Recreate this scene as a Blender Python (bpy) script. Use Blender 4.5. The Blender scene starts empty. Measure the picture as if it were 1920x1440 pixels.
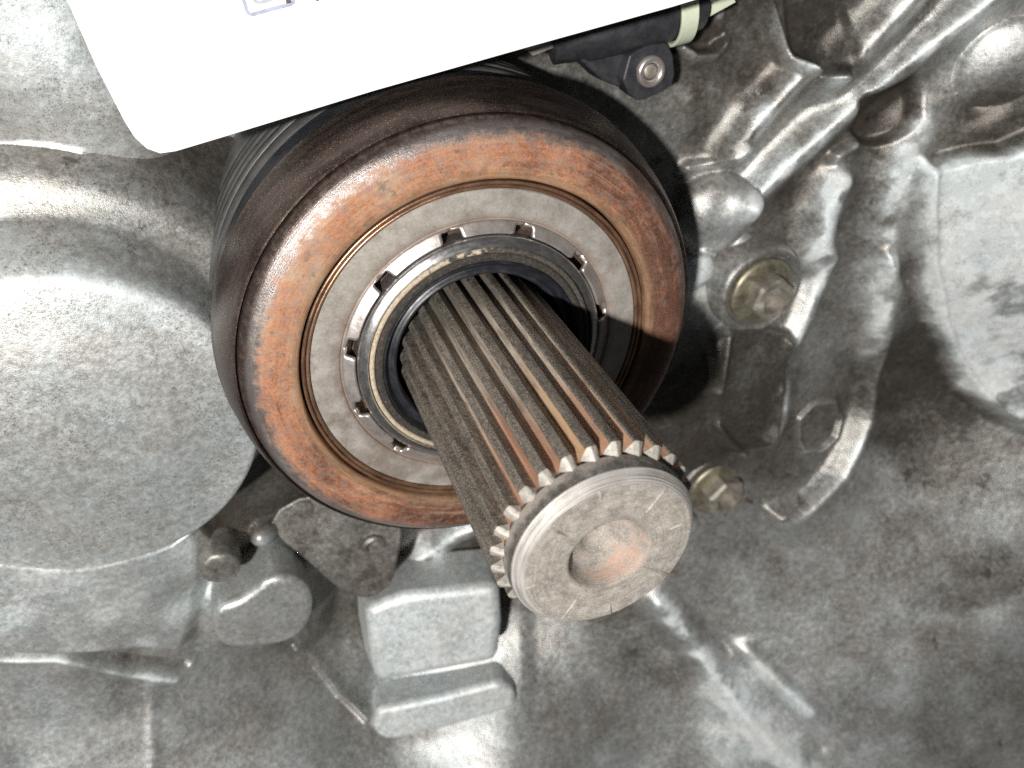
import bpy, bmesh, math, random
import numpy as np
from mathutils import Vector, Matrix
random.seed(7); RNG = np.random.RandomState(11)
S = bpy.context.scene
COL = S.collection
# ------------------------------------------------------------------ camera
R_ = [[0.939888, -0.007017, 0.34141], [-0.197248, -0.827287, 0.526013], [0.278753, -0.561736, -0.778941]]
cam_d = bpy.data.cameras.new("camera"); cam = bpy.data.objects.new("camera", cam_d); COL.objects.link(cam)
cam.matrix_world = Matrix(((R_[0][0], -R_[1][0], -R_[2][0], (-3.6001, 7.5757, 11.638)[0]),
                           (R_[0][1], -R_[1][1], -R_[2][1], (-3.6001, 7.5757, 11.638)[1]),
                           (R_[0][2], -R_[1][2], -R_[2][2], (-3.6001, 7.5757, 11.638)[2]), (0, 0, 0, 1)))
cam_d.sensor_fit = 'HORIZONTAL'; cam_d.sensor_width = 36.0; cam_d.lens = 36.0 * 1500 / 1920
cam_d.clip_start = 0.1; cam_d.clip_end = 500
cam_d.dof.use_dof = True; cam_d.dof.focus_distance = 12.4; cam_d.dof.aperture_fstop = 0.27
S.camera = cam
S.cycles.use_denoising = False; S.cycles.sample_clamp_indirect = 2.0
# ------------------------------------------------------------------ light: one hand lamp, dim surroundings
W = bpy.data.worlds.new("World"); S.world = W; W.use_nodes = True
W.node_tree.nodes["Background"].inputs[0].default_value = (0.95, 0.98, 1.0, 1)
W.node_tree.nodes["Background"].inputs[1].default_value = 0.033
lamp = bpy.data.lights.new("hand_lamp", 'SPOT'); lamp.energy = 106000; lamp.shadow_soft_size = 0.7
lamp.spot_size = math.radians(75); lamp.spot_blend = 0.9; lamp.color = (1.0, 0.97, 0.93)
lo = bpy.data.objects.new("hand_lamp", lamp); COL.objects.link(lo); lo.location = (-19.2, 12.3, 32.0)
lo.rotation_euler = (Vector((0, 0, -1)) - lo.location).to_track_quat('-Z', 'Y').to_euler()
S.view_settings.view_transform = 'Standard'; S.view_settings.look = 'None'
S.view_settings.exposure = 0; S.view_settings.gamma = 1
# ------------------------------------------------------------------ helpers
def tag(o, label=None, cat=None, group=None, kind=None):
    if label: o["label"] = label
    if cat: o["category"] = cat
    if group: o["group"] = group
    if kind: o["kind"] = kind
    return o
def empty(name, loc, label, cat, group=None):
    o = bpy.data.objects.new(name, None); COL.objects.link(o); o.location = loc; o.empty_display_size = .3
    return tag(o, label, cat, group)
def mesh_obj(name, verts, faces, mat, parent=None, sharp=40, smooth=True, tone=None, bevel=0, seg=3):
    me = bpy.data.meshes.new(name); me.from_pydata([tuple(map(float, q)) for q in verts], [], faces); me.update()
    return finish(name, me, mat, parent, sharp, smooth, tone, bevel, seg)
def finish(name, me, mat, parent=None, sharp=40, smooth=True, tone=None, bevel=0, seg=3):
    if smooth:
        me.polygons.foreach_set("use_smooth", [True] * len(me.polygons))
        me.set_sharp_from_angle(angle=math.radians(sharp))
    mats = mat if isinstance(mat, (list, tuple)) else [mat]
    for m in mats: me.materials.append(m)
    if tone is not None:
        a = me.attributes.new("tone", 'FLOAT', 'POINT'); a.data.foreach_set("value", np.full(len(me.vertices), tone, 'f'))
    o = bpy.data.objects.new(name, me); COL.objects.link(o)
    if bevel:
        b = o.modifiers.new("bevel", 'BEVEL'); b.width = bevel; b.segments = seg; b.limit_method = 'ANGLE'; b.angle_limit = math.radians(35)
        b.harden_normals = True
    if parent:
        o.parent = parent; pl = Vector((0, 0, 0)); q = parent
        while q is not None: pl += q.location; q = q.parent
        o.matrix_parent_inverse = Matrix.Translation(-pl)
    return o
def lathe(name, prof, mat, parent=None, n=192, sharp=40, shear=None, tone=None, jitter=0, center=(0, 0, 0), axis=None):
    """revolve (r,z) points about an axis; a first or last r of 0 closes the end"""
    V = []; F = []
    m = len(prof)
    ex, ey, ez = axis if axis else (Vector((1, 0, 0)), Vector((0, 1, 0)), Vector((0, 0, 1)))
    c0 = Vector(center)
    for j in range(n):
        a = 2 * math.pi * j / n
        for (r, z) in prof:
            rr = r * (1 + jitter * (math.sin(3 * a + r * 5) + .6 * math.sin(7 * a + 2)))
            sx, sy = shear(z) if shear else (0, 0)
            V.append(c0 + ex * (rr * math.cos(a) + sx) + ey * (rr * math.sin(a) + sy) + ez * z)
    for j in range(n):
        k = (j + 1) % n
        for i in range(m - 1):
            F.append((j * m + i, j * m + i + 1, k * m + i + 1, k * m + i)[::-1])
    me = bpy.data.meshes.new(name); me.from_pydata([tuple(q) for q in V], [], F); me.update()
    bm = bmesh.new(); bm.from_mesh(me); bmesh.ops.remove_doubles(bm, verts=bm.verts, dist=1e-5)
    bmesh.ops.recalc_face_normals(bm, faces=bm.faces); bm.to_mesh(me); bm.free()
    o = finish(name, me, mat, parent, sharp, True, None if isinstance(tone, list) else tone)
    if isinstance(tone, list):
        zs = np.array([q[1] for q in prof])[::-1] if prof[0][1] > prof[-1][1] else np.array([q[1] for q in prof]); tv = np.array(tone)[::-1] if prof[0][1] > prof[-1][1] else np.array(tone)
        zz = np.array([v.co.z - center[2] for v in me.vertices])
        a = me.attributes.new("tone", 'FLOAT', 'POINT'); a.data.foreach_set("value", np.interp(zz, zs, tv).astype('f'))
    return o
def arc(cx, cz, r, a0, a1, n=6):
    return [(cx + r * math.cos(math.radians(a0 + (a1 - a0) * i / n)), cz + r * math.sin(math.radians(a0 + (a1 - a0) * i / n))) for i in range(n + 1)]
def smooth_poly(pts, n=3):
    """closed Catmull-Rom through the points"""
    out = []; m = len(pts)
    for i in range(m):
        p0, p1, p2, p3 = [np.array(pts[(i + k - 1) % m], float) for k in range(4)]
        for s in range(n):
            t = s / n
            out.append(tuple(.5 * (2 * p1 + (p2 - p0) * t + (2 * p0 - 5 * p1 + 4 * p2 - p3) * t * t + (3 * p1 - p0 - 3 * p2 + p3) * t ** 3)))
    return out
def prism(name, ring_top, ring_bot, mat, parent=None, bevel=.08, tone=None, sharp=35, seg=3):
    n = len(ring_top)
    V = [tuple(q) for q in ring_top] + [tuple(q) for q in ring_bot]
    F = [tuple(range(n)), tuple(range(2 * n - 1, n - 1, -1))] + [(i, i + n, (i + 1) % n + n, (i + 1) % n) for i in range(n)]
    me = bpy.data.meshes.new(name); me.from_pydata(V, [], F); me.update()
    bm = bmesh.new(); bm.from_mesh(me); bmesh.ops.recalc_face_normals(bm, faces=bm.faces); bm.to_mesh(me); bm.free()
    return finish(name, me, mat, parent, sharp, True, tone, bevel, seg)
def tube(name, pts, rad, mat, parent=None, n=12, tone=None, caps=True):
    P = [Vector(q) for q in pts]; V = []; F = []
    rads = rad if isinstance(rad, (list, tuple)) else [rad] * len(P)
    up = Vector((.3, .2, 1)).normalized()
    for i, q in enumerate(P):
        d = (P[min(i + 1, len(P) - 1)] - P[max(i - 1, 0)]).normalized()
        a = d.cross(up).normalized(); b = d.cross(a)
        for k in range(n):
            t = 2 * math.pi * k / n; V.append(q + (a * math.cos(t) + b * math.sin(t)) * rads[i])
    for i in range(len(P) - 1):
        for k in range(n): F.append((i * n + k, i * n + (k + 1) % n, (i + 1) * n + (k + 1) % n, (i + 1) * n + k))
    if caps: F += [tuple(range(n))[::-1], tuple(range((len(P) - 1) * n, len(P) * n))]
    return mesh_obj(name, V, F, mat, parent, 45, True, tone)
# ------------------------------------------------------------------ materials
class G:
    def __init__(s, name):
        s.m = bpy.data.materials.new(name); s.m.use_nodes = True; s.t = s.m.node_tree; s.b = s.t.nodes["Principled BSDF"]
        s.co = s.t.nodes.new("ShaderNodeTexCoord").outputs["Object"]
    def n(s, typ, **kw):
        x = s.t.nodes.new(typ)
        for k, v in kw.items(): setattr(x, k, v)
        return x
    def put(s, sock, v):
        if hasattr(v, "is_output"): s.t.links.new(v, sock)
        elif v is not None:
            if isinstance(v, (tuple, list)) and len(v) == 3 and sock.type == 'RGBA': v = (*v, 1)
            sock.default_value = v
    def noise(s, scale, detail=4, rough=.6, vec=None, dist=0):
        x = s.n("ShaderNodeTexNoise"); s.put(x.inputs["Vector"], vec or s.co)
        x.inputs["Scale"].default_value = scale; x.inputs["Detail"].default_value = detail
        x.inputs["Roughness"].default_value = rough; x.inputs["Distortion"].default_value = dist
        return x.outputs["Fac"]
    def voro(s, scale, vec=None):
        x = s.n("ShaderNodeTexVoronoi"); s.put(x.inputs["Vector"], vec or s.co); x.inputs["Scale"].default_value = scale
        return x.outputs["Distance"]
    def math(s, op, a, b=None, c=None, clamp=False):
        x = s.n("ShaderNodeMath", operation=op, use_clamp=clamp); s.put(x.inputs[0], a)
        if b is not None: s.put(x.inputs[1], b)
        if c is not None: s.put(x.inputs[2], c)
        return x.outputs[0]
    def mr(s, v, a, b, c=0., d=1.):
        x = s.n("ShaderNodeMapRange"); x.interpolation_type = 'SMOOTHSTEP'
        s.put(x.inputs[0], v)
        for i, q in enumerate((a, b, c, d)): s.put(x.inputs[i + 1], q)
        return x.outputs[0]
    def ramp(s, v, stops):
        x = s.n("ShaderNodeValToRGB"); r = x.color_ramp
        while len(r.elements) < len(stops): r.elements.new(.5)
        for e, (p, c) in zip(r.elements, stops): e.position = p; e.color = (*c, 1)
        s.put(x.inputs[0], v); return x.outputs[0]
    def mix(s, f, a, b, mode='MIX'):
        x = s.n("ShaderNodeMix", data_type='RGBA', blend_type=mode); s.put(x.inputs[0], f); s.put(x.inputs[6], a); s.put(x.inputs[7], b)
        return x.outputs[2]
    def polar(s, a, b, c=1.):
        """coordinates stretched round the z axis: grain runs along circles"""
        sp = s.n("ShaderNodeSeparateXYZ"); s.put(sp.inputs[0], s.co)
        r = s.math('SQRT', s.math('ADD', s.math('MULTIPLY', sp.outputs[0], sp.outputs[0]), s.math('MULTIPLY', sp.outputs[1], sp.outputs[1])))
        cb = s.n("ShaderNodeCombineXYZ"); rr = s.math('MAXIMUM', r, .001)
        s.put(cb.inputs[0], s.math('MULTIPLY', s.math('DIVIDE', sp.outputs[0], rr), a)); s.put(cb.inputs[1], s.math('MULTIPLY', s.math('DIVIDE', sp.outputs[1], rr), a))
        s.put(cb.inputs[2], s.math('ADD', s.math('MULTIPLY', r, b), s.math('MULTIPLY', sp.outputs[2], c)))
        s.r = r; s.z = sp.outputs[2]; s.x = sp.outputs[0]; s.y = sp.outputs[1]
        return cb.outputs[0]
    def bump(s, h, strength=.3, dist=.05):
        x = s.n("ShaderNodeBump"); x.inputs["Strength"].default_value = strength; x.inputs["Distance"].default_value = dist
        s.put(x.inputs["Height"], h); s.put(s.b.inputs["Normal"], x.outputs[0])
    def out(s, col, rough=.5, metal=0., spec=None):
        s.put(s.b.inputs["Base Color"], col); s.put(s.b.inputs["Roughness"], rough); s.put(s.b.inputs["Metallic"], metal)
        if spec is not None: s.put(s.b.inputs["Specular IOR Level"], spec)
        return s.m
def cast_material():
    g = G("cast_aluminium")
    at = g.n("ShaderNodeAttribute", attribute_name="tone").outputs["Fac"]
    big = g.noise(.6, 4, .6); mid = g.noise(2.0, 7, .72, dist=.5); fine = g.noise(8, 6, .75); gr = g.noise(24, 4, .8)
    dirt = g.noise(1.25, 9, .74, dist=.3); scuff = g.noise(2.7, 8, .76); pit = g.noise(21, 5, .82)
    t = g.math('ADD', at, g.math('MULTIPLY', g.math('SUBTRACT', big, .5), .30))
    t = g.math('ADD', t, g.math('MULTIPLY', g.math('SUBTRACT', mid, .5), .40))
    t = g.math('ADD', t, g.math('MULTIPLY', g.math('SUBTRACT', fine, .5), .62))
    t = g.math('ADD', t, g.math('MULTIPLY', g.math('SUBTRACT', gr, .5), .30), clamp=True)
    col = g.ramp(t, [(0, (.035, .029, .024)), (.22, (.095, .083, .071)), (.45, (.215, .198, .178)), (.68, (.41, .40, .38)), (.88, (.58, .60, .59)), (1, (.80, .83, .83))])
    # oily dirt with crisp ragged edges where the casting is grubby, bare scuffs where it is clean
    dm = g.mr(g.math('ADD', dirt, g.math('MULTIPLY', g.math('SUBTRACT', at, .5), .36)), .425, .375)
    col = g.mix(g.math('MULTIPLY', dm, .78), col, g.mix(fine, (.030, .024, .019), (.105, .090, .074)))
    sm = g.mr(g.math('ADD', scuff, g.math('MULTIPLY', g.math('SUBTRACT', at, .5), .22)), .60, .67)
    col = g.mix(g.math('MULTIPLY', sm, .6), col, (.60, .61, .60))
    spk = g.mr(pit, .455, .405); clus = g.mr(g.noise(1.1, 6, .7), .42, .58)
    col = g.mix(g.math('MULTIPLY', spk, g.math('MULTIPLY_ADD', clus, .55, .16)), col, (.075, .07, .062))
    cold = g.mr(g.noise(.8, 3, .5), .38, .62)
    col = g.mix(g.math('MULTIPLY', cold, .25), col, g.mix(1, col, (.80, .98, 1.06), 'MULTIPLY'))
    g.bump(g.math('ADD', g.math('MULTIPLY', fine, .9), g.math('MULTIPLY', pit, .5)), .26, .05)
    return g.out(col, g.math('ADD', g.math('SUBTRACT', g.mr(fine, .3, .7, .30, .48), g.math('MULTIPLY', dm, .05)), g.mr(at, .70, .95, 0, .16)), g.math('MULTIPLY', g.mr(at, .84, 1.12, .58, .12), g.math('SUBTRACT', 1, g.math('MULTIPLY', dm, .3))))
M_CAST = cast_material()
def shell_material():
    g = G("browned_steel"); pv = g.polar(3.2, 5, 5)
    a = g.noise(1.6, 6, .65, pv); b = g.noise(14, 4, .75); c = g.noise(46, 2, .7)
    col = g.ramp(a, [(0, (.018, .014, .013)), (.42, (.048, .036, .032)), (.56, (.085, .065, .057)), (.75, (.16, .133, .124)), (1, (.25, .215, .205))])
    col = g.mix(g.math('MULTIPLY', g.mr(b, .50, .66), .8), col, (.13, .07, .05))
    col = g.mix(g.mr(c, .62, .70), col, (.42, .33, .24))
    g.bump(g.math('ADD', b, g.math('MULTIPLY', c, .6)), .22, .03)
    return g.out(col, g.mr(a, .3, .7, .30, .44), .8)
M_SHELL = shell_material()
def rust_material():
    g = G("heat_tinted_rust"); pv = g.polar(2.6, 7); r = g.r
    a = g.noise(1.5, 7, .68, pv); b = g.noise(5.5, 6, .7); c = g.noise(26, 4, .75); d = g.noise(2.6, 6, .7, g.polar(1.5, 22))
    big = g.noise(.42, 3, .5)
    t = g.math('ADD', g.math('MULTIPLY', a, .55), g.math('ADD', g.math('MULTIPLY', b, .35), g.math('MULTIPLY', d, .25)))
    t = g.math('ADD', t, g.math('MULTIPLY', g.math('SUBTRACT', c, .5), .6))
    t = g.math('ADD', t, g.math('MULTIPLY', g.math('SUBTRACT', big, .5), .6)); t = g.math('SUBTRACT', t, .05)
    # more orange towards upper left, darker brown towards lower right
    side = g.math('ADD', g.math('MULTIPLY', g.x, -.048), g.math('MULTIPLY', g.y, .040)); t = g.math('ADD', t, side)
    big2 = g.noise(1.1, 5, .62)
    t = g.math('ADD', t, g.math('MULTIPLY', g.math('SUBTRACT', big2, .5), .95))
    col = g.ramp(t, [(.2, (.045, .023, .015)), (.36, (.13, .052, .030)), (.48, (.215, .092, .052)), (.60, (.37, .155, .078)), (.74, (.46, .235, .135)), (.9, (.44, .31, .215))])
    red = g.math('MULTIPLY', g.mr(b, .52, .66), g.mr(r, 3.35, 3.75)); col = g.mix(g.math('MULTIPLY', red, .55), col, (.36, .10, .085))
    tan = g.mr(g.noise(1.7, 6, .7, g.polar(1.4, 12)), .53, .66); col = g.mix(g.math('MULTIPLY', tan, .55), col, (.40, .27, .16))
    col = g.mix(g.math('MULTIPLY', g.mr(g.noise(4.2, 6, .75), .54, .66), .7), col, (.11, .09, .065))
    rs = g.math('ADD', r, g.math('ADD', g.math('MULTIPLY', g.x, -.022), g.math('MULTIPLY', g.y, .018)))
    grey = g.mr(g.math('ADD', rs, g.math('MULTIPLY', g.math('SUBTRACT', b, .5), .6)), 3.83, 4.07)
    edge = g.ramp(a, [(.3, (.15, .13, .122)), (.7, (.38, .355, .345))])
    col = g.mix(grey, col, edge)
    col = g.mix(g.mr(rs, 4.08, 4.19), col, (.075, .052, .045))
    col = g.mix(g.math('MULTIPLY', g.mr(g.noise(7, 6, .75), .45, .60), .46), col, (.24, .185, .16))
    dark_rust = g.mr(g.math('ADD', g.noise(1.5, 8, .72, g.polar(2.2, 3)), g.math('ADD', g.math('MULTIPLY', g.x, .038), g.math('MULTIPLY', g.y, -.022))), .50, .66)  # dark brown patches, more of them towards lower right
    col = g.mix(g.math('MULTIPLY', dark_rust, .75), col, g.ramp(c, [(.35, (.05, .026, .018)), (.65, (.16, .072, .043))]))
    inner = g.mr(g.math('ADD', r, g.math('MULTIPLY', g.math('SUBTRACT', b, .5), .4)), 3.42, 3.26); col = g.mix(g.math('MULTIPLY', inner, .5), col, g.ramp(a, [(.35, (.14, .085, .045)), (.65, (.38, .25, .14))]))
    g.bump(g.math('ADD', c, g.math('MULTIPLY', d, 1.2)), .3, .025)
    return g.out(col, g.math('SUBTRACT', g.mr(c, .3, .7, .52, .70), g.math('MULTIPLY', grey, .28)), g.math('MULTIPLY_ADD', grey, .55, .15))
M_RUST = rust_material()
def plain_metal(name, stops, rough=(.3, .45), metal=.8, polar=None, bump=.12, specks=None, scale=3.):
    g = G(name); v = g.polar(*polar) if polar else None
    a = g.noise(scale, 6, .68, v); b = g.noise(22, 4, .72)
    t = g.math('ADD', g.math('MULTIPLY', a, .7), g.math('MULTIPLY', b, .3))
    col = g.ramp(t, stops)
    if specks: col = g.mix(g.mr(g.noise(specks[1], 3, .7), specks[2], specks[2] + .06), col, specks[0])
    g.bump(g.math('ADD', b, a), bump, .03)
    return g.out(col, g.mr(a, .3, .7, *rough), metal)
M_COPPER = plain_metal("copper_wire", [(.3, (.16, .10, .075)), (.5, (.40, .24, .155)), (.7, (.58, .38, .26))], (.25, .4), .8, (2, 3))
M_WASHER = plain_metal("nickel_washer", [(.25, (.27, .22, .185)), (.42, (.45, .41, .37)), (.55, (.60, .58, .55)), (.75, (.68, .67, .65))], (.36, .52), .55, None, .1, ((.22, .12, .07), 7, .66), 2.2)
def washer_material():
    g = G("nickel_washer"); g.polar(1, 1); a = g.noise(2.2, 6, .68); b = g.noise(20, 4, .75); c = g.noise(6, 5, .7)
    t = g.math('ADD', g.math('MULTIPLY', a, .6), g.math('MULTIPLY', b, .4))
    col = g.ramp(t, [(.28, (.30, .25, .21)), (.42, (.43, .39, .345)), (.54, (.53, .50, .455)), (.75, (.62, .60, .565))])
    near = g.mr(g.math('ADD', g.r, g.math('MULTIPLY', g.math('SUBTRACT', c, .5), .35)), 2.66, 2.50)
    col = g.mix(g.math('MULTIPLY', near, .55), col, (.36, .25, .20))
    col = g.mix(g.mr(g.noise(9, 5, .75), .66, .72), col, (.22, .13, .08))
    gm = g.mr(g.math('ADD', g.noise(1.4, 7, .72), g.math('ADD', g.math('MULTIPLY', g.y, -.03), g.math('MULTIPLY', g.x, -.012))), .50, .68); col = g.mix(g.math('MULTIPLY', gm, .55), col, (.27, .205, .16))
    g.bump(g.math('ADD', b, a), .14, .03)
    return g.out(col, g.mr(a, .3, .7, .38, .54), .55)
M_WASHER = washer_material()
M_TAB = plain_metal("worn_tab_steel", [(.25, (.33, .25, .21)), (.45, (.53, .48, .45)), (.7, (.68, .66, .64))], (.28, .42), .75, None, .08, ((.22, .12, .08), 9, .68), 3)
M_BROWN = plain_metal("brown_recess", [(.3, (.035, .022, .016)), (.5, (.085, .052, .036)), (.75, (.17, .105, .072))], (.5, .7), .3, None, .3, None, 5)
M_STEEL = plain_metal("bright_steel", [(.3, (.42, .41, .40)), (.6, (.66, .66, .66))], (.24, .33), .95, (3, 5), .04)
def felt_material():
    g = G("dusty_felt"); g.polar(1, 1); a = g.noise(5, 5, .7); b = g.noise(14, 4, .75)
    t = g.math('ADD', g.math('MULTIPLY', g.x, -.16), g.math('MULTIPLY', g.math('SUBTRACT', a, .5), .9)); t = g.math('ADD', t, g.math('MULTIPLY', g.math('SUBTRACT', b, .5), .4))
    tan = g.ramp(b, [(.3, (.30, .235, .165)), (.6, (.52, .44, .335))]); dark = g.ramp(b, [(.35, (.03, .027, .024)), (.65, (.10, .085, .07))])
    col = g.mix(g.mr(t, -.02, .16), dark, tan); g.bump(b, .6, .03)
    return g.out(col, .85, 0)
M_TAN = felt_material()
M_GRIT = plain_metal("oily_grit", [(.3, (.012, .011, .010)), (.55, (.05, .042, .034)), (.75, (.16, .13, .10))], (.6, .9), 0, None, 1.0, ((.5, .42, .32), 40, .66), 12)
M_RUBBER = plain_metal("black_rubber", [(.3, (.008, .009, .012)), (.55, (.02, .021, .026)), (.8, (.055, .05, .048))], (.3, .5), 0, (2, 4), .1, ((.2, .17, .14), 30, .72))
M_SLEEVE = plain_metal("grey_sleeve", [(.3, (.028, .027, .026)), (.5, (.062, .062, .060)), (.75, (.115, .118, .115))], (.45, .6), .1, (2, 5), .15, ((.33, .3, .26), 40, .7))
M_BLACK = plain_metal("black_plastic", [(.3, (.016, .017, .020)), (.6, (.040, .041, .046)), (.8, (.075, .075, .08))], (.38, .55), 0, None, .2, ((.18, .17, .16), 30, .70), 4)
M_ZINC = plain_metal("yellow_zinc", [(.3, (.12, .105, .07)), (.5, (.29, .265, .19)), (.75, (.52, .49, .38))], (.35, .5), .7, None, .15, None, 4)
M_BOLTHEAD = plain_metal("dirty_bolt_head", [(.3, (.15, .135, .11)), (.5, (.31, .285, .245)), (.75, (.54, .50, .44))], (.4, .55), .5, None, .3, None, 5)
M_STRAP = plain_metal("pale_nylon", [(.3, (.55, .60, .44)), (.7, (.68, .74, .58))], (.4, .55), 0, None, .05)
def tag_material():
    g = G("white_card"); n = g.noise(60, 2, .5); g.bump(n, .03, .01)
    return g.out((.88, .88, .89), .5, 0)
M_TAG = tag_material()
def ink(name, c):
    g = G(name); return g.out(g.mix(g.mr(g.noise(8, 3), .35, .65), c, tuple(min(1, q * 1.35) for q in c)), .6, 0)
M_INKG = ink("grey_ink", (.26, .28, .36)); M_INKD = ink("dark_ink", (.04, .035, .035)); M_INKL = ink("pale_ink", (.30, .32, .35))
def shaft_materials():
    # phosphated dark steel with a dusting
    g = G("phosphated_steel"); sp = g.n("ShaderNodeSeparateXYZ"); g.put(sp.inputs[0], g.co)
    oi = g.n("ShaderNodeObjectInfo").outputs["Random"]
    mp = g.n("ShaderNodeMapping"); g.put(mp.inputs[0], g.co); mp.inputs["Scale"].default_value = (1, 1, .22)
    ad = g.n("ShaderNodeVectorMath", operation='ADD'); g.put(ad.inputs[0], mp.outputs[0]); g.put(ad.inputs[1], g.math('MULTIPLY', oi, 40))
    st = g.noise(7, 5, .7, ad.outputs[0]); gr = g.noise(60, 3, .75); b = g.noise(12, 5, .7)
    col = g.ramp(st, [(.25, (.030, .029, .027)), (.5, (.088, .084, .078)), (.72, (.19, .18, .16))])
    col = g.mix(g.math('MULTIPLY', g.mr(gr, .48, .60), g.mr(b, .34, .56)), col, (.37, .31, .24))
    col = g.mix(g.mr(g.noise(95, 2, .6), .73, .78), col, (.55, .47, .38))
    g.bump(g.math('ADD', gr, st), .35, .025)
    dark = g.out(col, g.mr(b, .3, .7, .42, .6), .45)
    # flanks: tan dust, worn to orange rust near the free end
    g = G("dusty_flank"); sp = g.n("ShaderNodeSeparateXYZ"); g.put(sp.inputs[0], g.co)
    oi = g.n("ShaderNodeObjectInfo").outputs["Random"]
    mp = g.n("ShaderNodeMapping"); g.put(mp.inputs[0], g.co); mp.inputs["Scale"].default_value = (1, 1, .18)
    ad = g.n("ShaderNodeVectorMath", operation='ADD'); g.put(ad.inputs[0], mp.outputs[0]); g.put(ad.inputs[1], g.math('MULTIPLY', oi, 70))
    st = g.noise(8, 5, .7, ad.outputs[0]); gr = g.noise(55, 3, .75)
    low = g.noise(1.3, 3, .5, ad.outputs[0])
    base = g.ramp(g.math('ADD', st, g.math('MULTIPLY', g.math('SUBTRACT', gr, .5), .4)), [(.25, (.10, .08, .06)), (.42, (.25, .212, .172)), (.56, (.40, .345, .285)), (.8, (.54, .48, .40))])
    rc = g.ramp(oi, [(.0, (.30, .12, .065)), (.35, (.42, .19, .09)), (.7, (.50, .29, .13)), (1, (.36, .18, .11))])
    amt = g.math('MULTIPLY', g.mr(g.math('ADD', sp.outputs[2], g.math('MULTIPLY', low, 4.2)), 4.4, 6.6), g.mr(st, .22, .5)); amt = g.math('MULTIPLY', amt, .7)
    col = g.mix(amt, base, rc)
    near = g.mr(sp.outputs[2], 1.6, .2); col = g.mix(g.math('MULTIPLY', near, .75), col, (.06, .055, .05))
    g.bump(g.math('ADD', gr, st), .4, .025)
    flank = g.out(col, .62, .25)
    g = G("bright_chamfer"); a = g.noise(9, 4, .7)
    end = g.out(g.ramp(a, [(.3, (.20, .18, .155)), (.6, (.40, .375, .34))]), .6, .3); g.bump(g.noise(40, 3), .3, .02)
    g = G("dusty_shoulder"); a = g.noise(5, 5, .7); gr = g.noise(60, 3, .75)
    zz = g.n("ShaderNodeSeparateXYZ"); g.put(zz.inputs[0], g.co)
    t = g.math('ADD', a, g.math('MULTIPLY', g.mr(zz.outputs[2], 5.08, 4.84), .34)); t = g.math('SUBTRACT', t, .12)
    col = g.ramp(t, [(.25, (.05, .046, .042)), (.45, (.12, .112, .102)), (.65, (.32, .285, .25)), (.9, (.48, .41, .35))])
    col = g.mix(g.mr(gr, .62, .70), col, (.52, .44, .36)); g.bump(gr, .4, .02)
    land = g.out(col, .58, .3)
    g = G("turned_face"); gr = g.noise(70, 3, .75); b = g.noise(6, 6, .7); pv = g.polar(1.2, 40, 60); tr = g.noise(1.2, 3, .6, pv); r = g.r
    t = g.math('ADD', g.math('MULTIPLY', b, .45), g.math('MULTIPLY', gr, .55))
    col = g.ramp(t, [(.32, (.10, .09, .078)), (.44, (.24, .215, .19)), (.56, (.40, .37, .33)), (.70, (.60, .565, .51))])
    col = g.mix(g.math('MULTIPLY', g.mr(tr, .52, .66), .45), col, (.17, .155, .135)); col = g.mix(g.mr(g.noise(60, 2, .62), .66, .72), col, (.80, .75, .67))
    ru = g.math('MULTIPLY', g.mr(r, .66, .50), g.mr(g.math('ADD', b, g.math('ADD', g.math('MULTIPLY', g.x, .16), g.math('MULTIPLY', g.y, -.22))), .55, .68))
    ru2 = g.math('MULTIPLY', ru, g.mr(gr, .35, .6)); col = g.mix(g.math('MULTIPLY', ru2, .7), col, (.40, .185, .105))
    g.bump(g.math('ADD', g.math('MULTIPLY', gr, .7), g.math('MULTIPLY', tr, .9)), .45, .02)
    face = g.out(col, .68, .12)
    g = G("turned_chamfer"); pv = g.polar(.8, 55, 0); tr = g.noise(1.1, 3, .65, pv); b = g.noise(3, 4, .6)
    col = g.ramp(g.math('ADD', g.math('MULTIPLY', tr, .7), g.math('MULTIPLY', b, .3)), [(.3, (.17, .16, .15)), (.5, (.43, .41, .385)), (.7, (.62, .60, .57))])
    g.bump(tr, .6, .03)
    cham = g.out(col, .58, .35)
    return dark, flank, end, land, face, cham
M_DARK, M_FLANK, M_END, M_LAND, M_FACE, M_CHAM = shaft_materials()
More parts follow.
